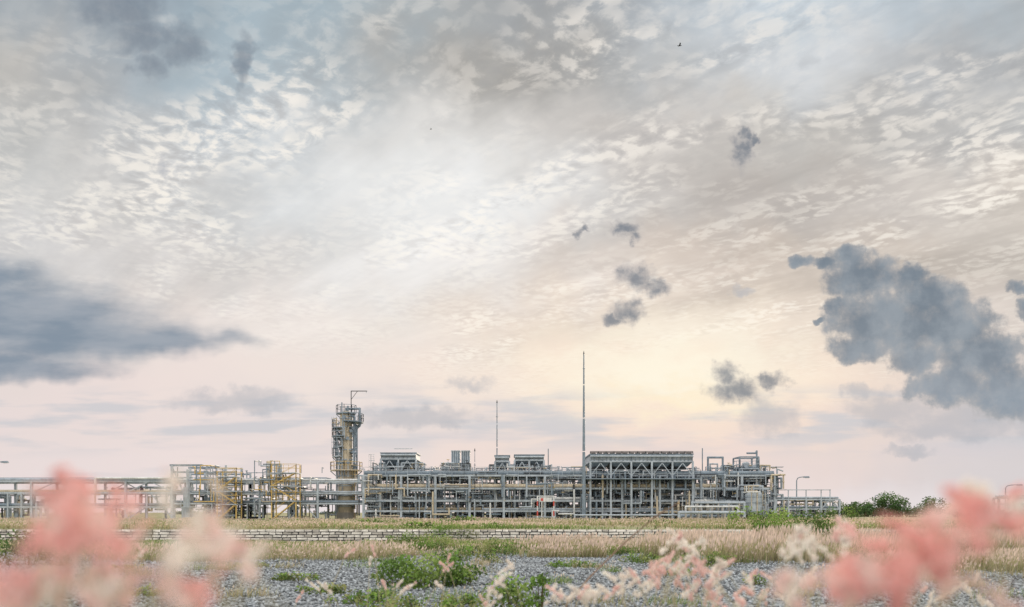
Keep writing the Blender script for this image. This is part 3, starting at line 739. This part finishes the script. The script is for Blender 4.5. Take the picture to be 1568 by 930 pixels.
leaves('low_weeds',[B(700,828,110,34),B(640,838,130,26),B(770,850,130,30),B(720,862,120,26),B(560,838,80,14),B(840,838,80,18),B(500,909,90,20),B(560,926,130,26),B(460,888,80,14),B(640,936,170,30),B(330,842,60,10),B(1090,868,90,28),B(980,864,90,20),B(210,912,70,18),B(1310,864,90,28),B(420,848,70,10),B(1155,896,30,22),B(940,850,80,20),B(610,827,100,16),B(1020,882,80,16),B(250,845,60,10),B(680,844,110,20),B(880,870,80,16),B(1500,872,80,20),B(700,925,60,20),B(385,868,70,10),B(190,872,60,10)],.5,.038,LG+[(.34,.36,.15),(.30,.34,.12)])
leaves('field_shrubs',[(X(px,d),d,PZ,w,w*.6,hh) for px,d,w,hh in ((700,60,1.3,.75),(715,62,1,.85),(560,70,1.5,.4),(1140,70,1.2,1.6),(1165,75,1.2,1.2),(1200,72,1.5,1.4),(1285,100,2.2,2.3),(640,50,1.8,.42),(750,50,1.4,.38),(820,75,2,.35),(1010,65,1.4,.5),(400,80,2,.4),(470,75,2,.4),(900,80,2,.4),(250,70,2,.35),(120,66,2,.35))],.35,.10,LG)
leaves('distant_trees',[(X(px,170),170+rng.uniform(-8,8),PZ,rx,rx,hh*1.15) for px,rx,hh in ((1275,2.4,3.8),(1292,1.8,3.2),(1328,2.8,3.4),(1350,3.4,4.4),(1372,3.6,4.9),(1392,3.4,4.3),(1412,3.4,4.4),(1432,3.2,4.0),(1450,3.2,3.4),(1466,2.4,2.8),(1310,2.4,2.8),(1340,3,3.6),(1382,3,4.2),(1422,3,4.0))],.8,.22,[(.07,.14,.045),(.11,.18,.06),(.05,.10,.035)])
leaves('distant_trees',[(rng.uniform(60,420),rng.uniform(330,420),PZ,6,5,rng.uniform(2,4)) for i in range(40)]+[(rng.uniform(-420,60),rng.uniform(330,420),PZ,6,5,rng.uniform(1.5,3)) for i in range(30)],.5,.7,[(.18,.23,.16),(.22,.26,.20)])

def plumes(name,items,blur=1.0):
    Vs=[];Fs=[];Cs=[];o=0
    for (px,py,d,L,Wd,n,col,lean) in items:
        tx=(px-CX)/F*d; tz=CH-(py-HY)/F*d; gx=tx-lean*.4; gyy=d+nr.uniform(-.05,.1); g0=float(gz(gx,gyy))
        pts=[np.array([gx,gyy,g0-.03]),np.array([gx+(tx-gx)*.4,gyy,g0+(tz-g0)*.6]),np.array([tx-lean*L*.6,gyy,tz-L/2]),np.array([tx+lean*L*.8,gyy,tz+L/2])]
        for a,b in zip(pts[:-1],pts[1:]):
            w=.0005+.00022*d; Vs.append(np.array([a-[w,0,0],a+[w,0,0],b+[w,0,0],b-[w,0,0]])); Fs.append(np.array([[o,o+1,o+2,o+3]])); Cs.append(np.tile([[.42,.38,.24]],(4,1))); o+=4
        nb=11; bt=nr.uniform(0,1,nb); k=nr.integers(0,nb,n); t=np.clip(bt[k]+nr.normal(0,.05,n),0,1)
        prof=np.sin(np.pi*np.clip(t*.92+.06,0,1))**.7*(1-.4*t)
        ax=pts[2][None]+(pts[3]-pts[2])[None]*t[:,None]
        a=nr.uniform(0,6.28,nb)[k]+nr.normal(0,.35,n); r=Wd/2*prof*nr.uniform(.1,1.15,n)
        c=ax+np.stack([np.cos(a)*r,np.sin(a)*r,r*.7+nr.normal(0,L*.02,n)],1)
        s=nr.uniform(.5,1.25,(n,1))*(.0014+.0014*d)
        u=nr.normal(0,1,(n,3)); u[:,2]=abs(u[:,2])+1; u/=np.linalg.norm(u,axis=1)[:,None]; v=np.cross(u,nr.normal(0,1,(n,3))); v/=np.linalg.norm(v,axis=1)[:,None]
        V=np.stack([c-u*s*1.3,c+v*s*.7,c+u*s*1.3,c-v*s*.7],1).reshape(-1,3); Vs.append(V)
        b=o+np.arange(n)*4; Fs.append(np.stack([b,b+1,b+2,b+3],1)); o+=4*n
        cc=np.array(col)[None]*nr.uniform(.85,1.1,(n,1))+nr.uniform(0,.08,(n,1)); Cs.append(np.repeat(cc.clip(0,.95),4,0))
    return npmesh(name,np.concatenate(Vs),np.concatenate(Fs),np.zeros((0,3),int),np.concatenate(Cs),M_PLUME)
PK=(.93,.55,.51); PK2=(.94,.71,.66); CR=(.95,.86,.79)
near=[]
def cl(px,py,w,h,d,n,col,num,L=.05,W=.05):
    near_=d<1.3
    f=.68 if near_ else 1.0; q=2.3 if near_ else 1.9
    for i in range(num):
        c=col if rng.random()<.75 else (PK2 if col!=PK2 else CR)
        near.append((px+rng.uniform(-.5,.5)*w,py+rng.uniform(-.5,.5)*h,d*f*rng.uniform(.88,1.12),L*f*rng.uniform(.6,1.2),W*f*rng.uniform(.6,1.1),int(n*q),c,rng.uniform(-1.1,1.1)))
cl(105,790,75,80,.95,90,PK,10); cl(130,840,60,50,.95,90,PK,7); cl(72,830,30,60,1,80,PK2,5); cl(145,765,30,20,1,40,PK2,3)
cl(325,845,60,45,1.0,90,PK2,7); cl(258,820,30,50,1.0,60,CR,5); cl(292,780,6,80,1.0,45,CR,6,.035,.02)
cl(8,885,20,25,.9,90,PK,4); cl(100,905,80,30,1,90,PK2,7); cl(290,905,40,25,1,80,PK,4); cl(165,915,15,12,1,80,PK2,2); cl(400,880,6,16,1.2,20,CR,2,.025,.018); cl(40,925,90,14,1,90,CR,5); cl(210,925,60,10,1,70,PK2,3)
cl(1435,838,80,55,.95,120,PK,11); cl(1530,795,70,45,.95,110,PK,9); cl(1550,780,30,50,.95,80,PK2,4); cl(1480,905,70,30,1,80,PK2,3)
cl(1350,900,95,45,.95,120,PK,11); cl(1275,915,50,18,1,100,PK2,5); cl(1565,765,8,40,1,80,PK,3)
plumes('pink_natal_grass',near)
near=[]
cl(1265,830,80,45,2.2,90,CR,12,.05,.035); cl(1225,845,25,25,2.2,80,CR,4,.045,.03); cl(1300,808,40,8,2.2,70,CR,3,.045,.03)
cl(1045,850,60,55,3.2,80,CR,16,.065,.035); cl(1020,880,70,30,3.2,80,PK2,12,.06,.035); cl(955,895,70,25,3,80,CR,11,.06,.035); cl(1085,890,70,55,2.8,90,PK2,16,.06,.035); cl(900,915,100,20,2.8,80,CR,10,.055,.03)
cl(770,880,25,35,3.4,50,CR,6,.06,.028); cl(745,915,30,20,3.4,50,CR,4,.06,.028); cl(845,910,40,20,3.4,50,CR,4,.06,.03); cl(1180,900,100,40,3,60,PK2,9,.05,.03); cl(1130,920,90,20,3,70,PK2,9,.05,.035); cl(1470,905,140,40,3,50,CR,8,.05,.03); cl(200,850,15,15,3,30,CR,3,.05,.025); cl(1235,880,20,30,3,50,CR,4,.05,.03)
cl(560,850,60,20,5,40,CR,3,.07,.025); cl(690,862,60,20,5,40,CR,3,.07,.025); cl(630,905,90,20,4.5,40,CR,5,.06,.025); cl(480,905,50,20,4.5,36,CR,4,.06,.025)
plumes('pale_natal_grass',near)
mb=MB('dry_reed_stalk'); d=5.0
p=[(X(868,d),d,Z(925,d)),(X(905,d),d,Z(882,d)),(X(960,d),d,Z(828,d)),(X(1003,d),d,Z(792,d)),(X(1040,d),d,Z(770,d))]
p=[(X(820,d),d,float(gz(X(820,d),d)))]+p
for i,(a,b) in enumerate(zip(p[:-1],p[1:])): mb.tube(a,b,.007-.0007*i,'rust',6,.0065-.0007*i)
mb.tube(p[3],(X(1012,d),d,Z(806,d)),.002,'rust',4); mb.tube(p[4],(X(1018,d),d,Z(781,d)),.006,'rust',5,.002); mb.done()

def bird(px,py,d,s,bank):
    x,z=X(px,d),Z(py,d); mb=MB('flying_bird',(x,d,z))
    mb.ball((x,d,z),.09*s,'black',1.9,.8,.8,8,6); mb.ball((x+.2*s,d,z+.03*s),.05*s,'black'); mb.tube((x+.23*s,d,z+.03*s),(x+.31*s,d,z+.02*s),.02*s,'black',6,.003)
    mb.quadbox([(x-.34*s,d-.07*s,z-.01),(x-.1*s,d-.03*s,z-.01),(x-.1*s,d+.03*s,z-.01),(x-.34*s,d+.07*s,z-.01),(x-.34*s,d-.07*s,z+.005),(x-.1*s,d-.03*s,z+.015),(x-.1*s,d+.03*s,z+.015),(x-.34*s,d+.07*s,z+.005)],'black')
    for sg in (-1,1):
        j1=(x,d+sg*.06*s,z); j2=(x+.05*s,d+sg*.25*s,z+.16*s*bank); j3=(x-.1*s,d+sg*.5*s,z+.1*s*bank)
        for a,b,wa,wb in ((j1,j2,.12*s,.11*s),(j2,j3,.11*s,.02*s)):
            mb.quadbox([(a[0]-wa,a[1],a[2]-.004),(a[0]+wa*.6,a[1],a[2]-.004),(b[0]+wb*.6,b[1],b[2]-.004),(b[0]-wb,b[1],b[2]-.004),
                        (a[0]-wa,a[1],a[2]+.004),(a[0]+wa*.6,a[1],a[2]+.004),(b[0]+wb*.6,b[1],b[2]+.004),(b[0]-wb,b[1],b[2]+.004)],'black')
    mb.done()
bird(1041,70,70,.6,1.6); bird(660,198,90,.4,1.2)

# ------------------------------------------------------------------ light + camera
sd=bpy.data.lights.new('sun','SUN'); sd.energy=1.5; sd.angle=math.radians(12); sd.color=(1,.84,.64)
so=bpy.data.objects.new('sun',sd); scene.collection.objects.link(so)
dirv=Vector((math.sin(SUN_AZ)*math.cos(SUN_EL),math.cos(SUN_AZ)*math.cos(SUN_EL),math.sin(SUN_EL)))
so.rotation_euler=dirv.to_track_quat('Z','Y').to_euler()
cd=bpy.data.cameras.new('camera'); cam=bpy.data.objects.new('camera',cd); scene.collection.objects.link(cam)
cam.location=(0,0,CH); cam.rotation_euler=(math.radians(90),0,0); cd.lens=28; cd.sensor_width=36; cd.shift_y=(HY-465)/1568
cd.clip_start=.05; cd.clip_end=9000; cd.dof.use_dof=True; cd.dof.focus_distance=70; cd.dof.aperture_fstop=2.0
scene.camera=cam
scene.view_settings.view_transform='Standard'; scene.view_settings.look='None'; scene.view_settings.exposure=0
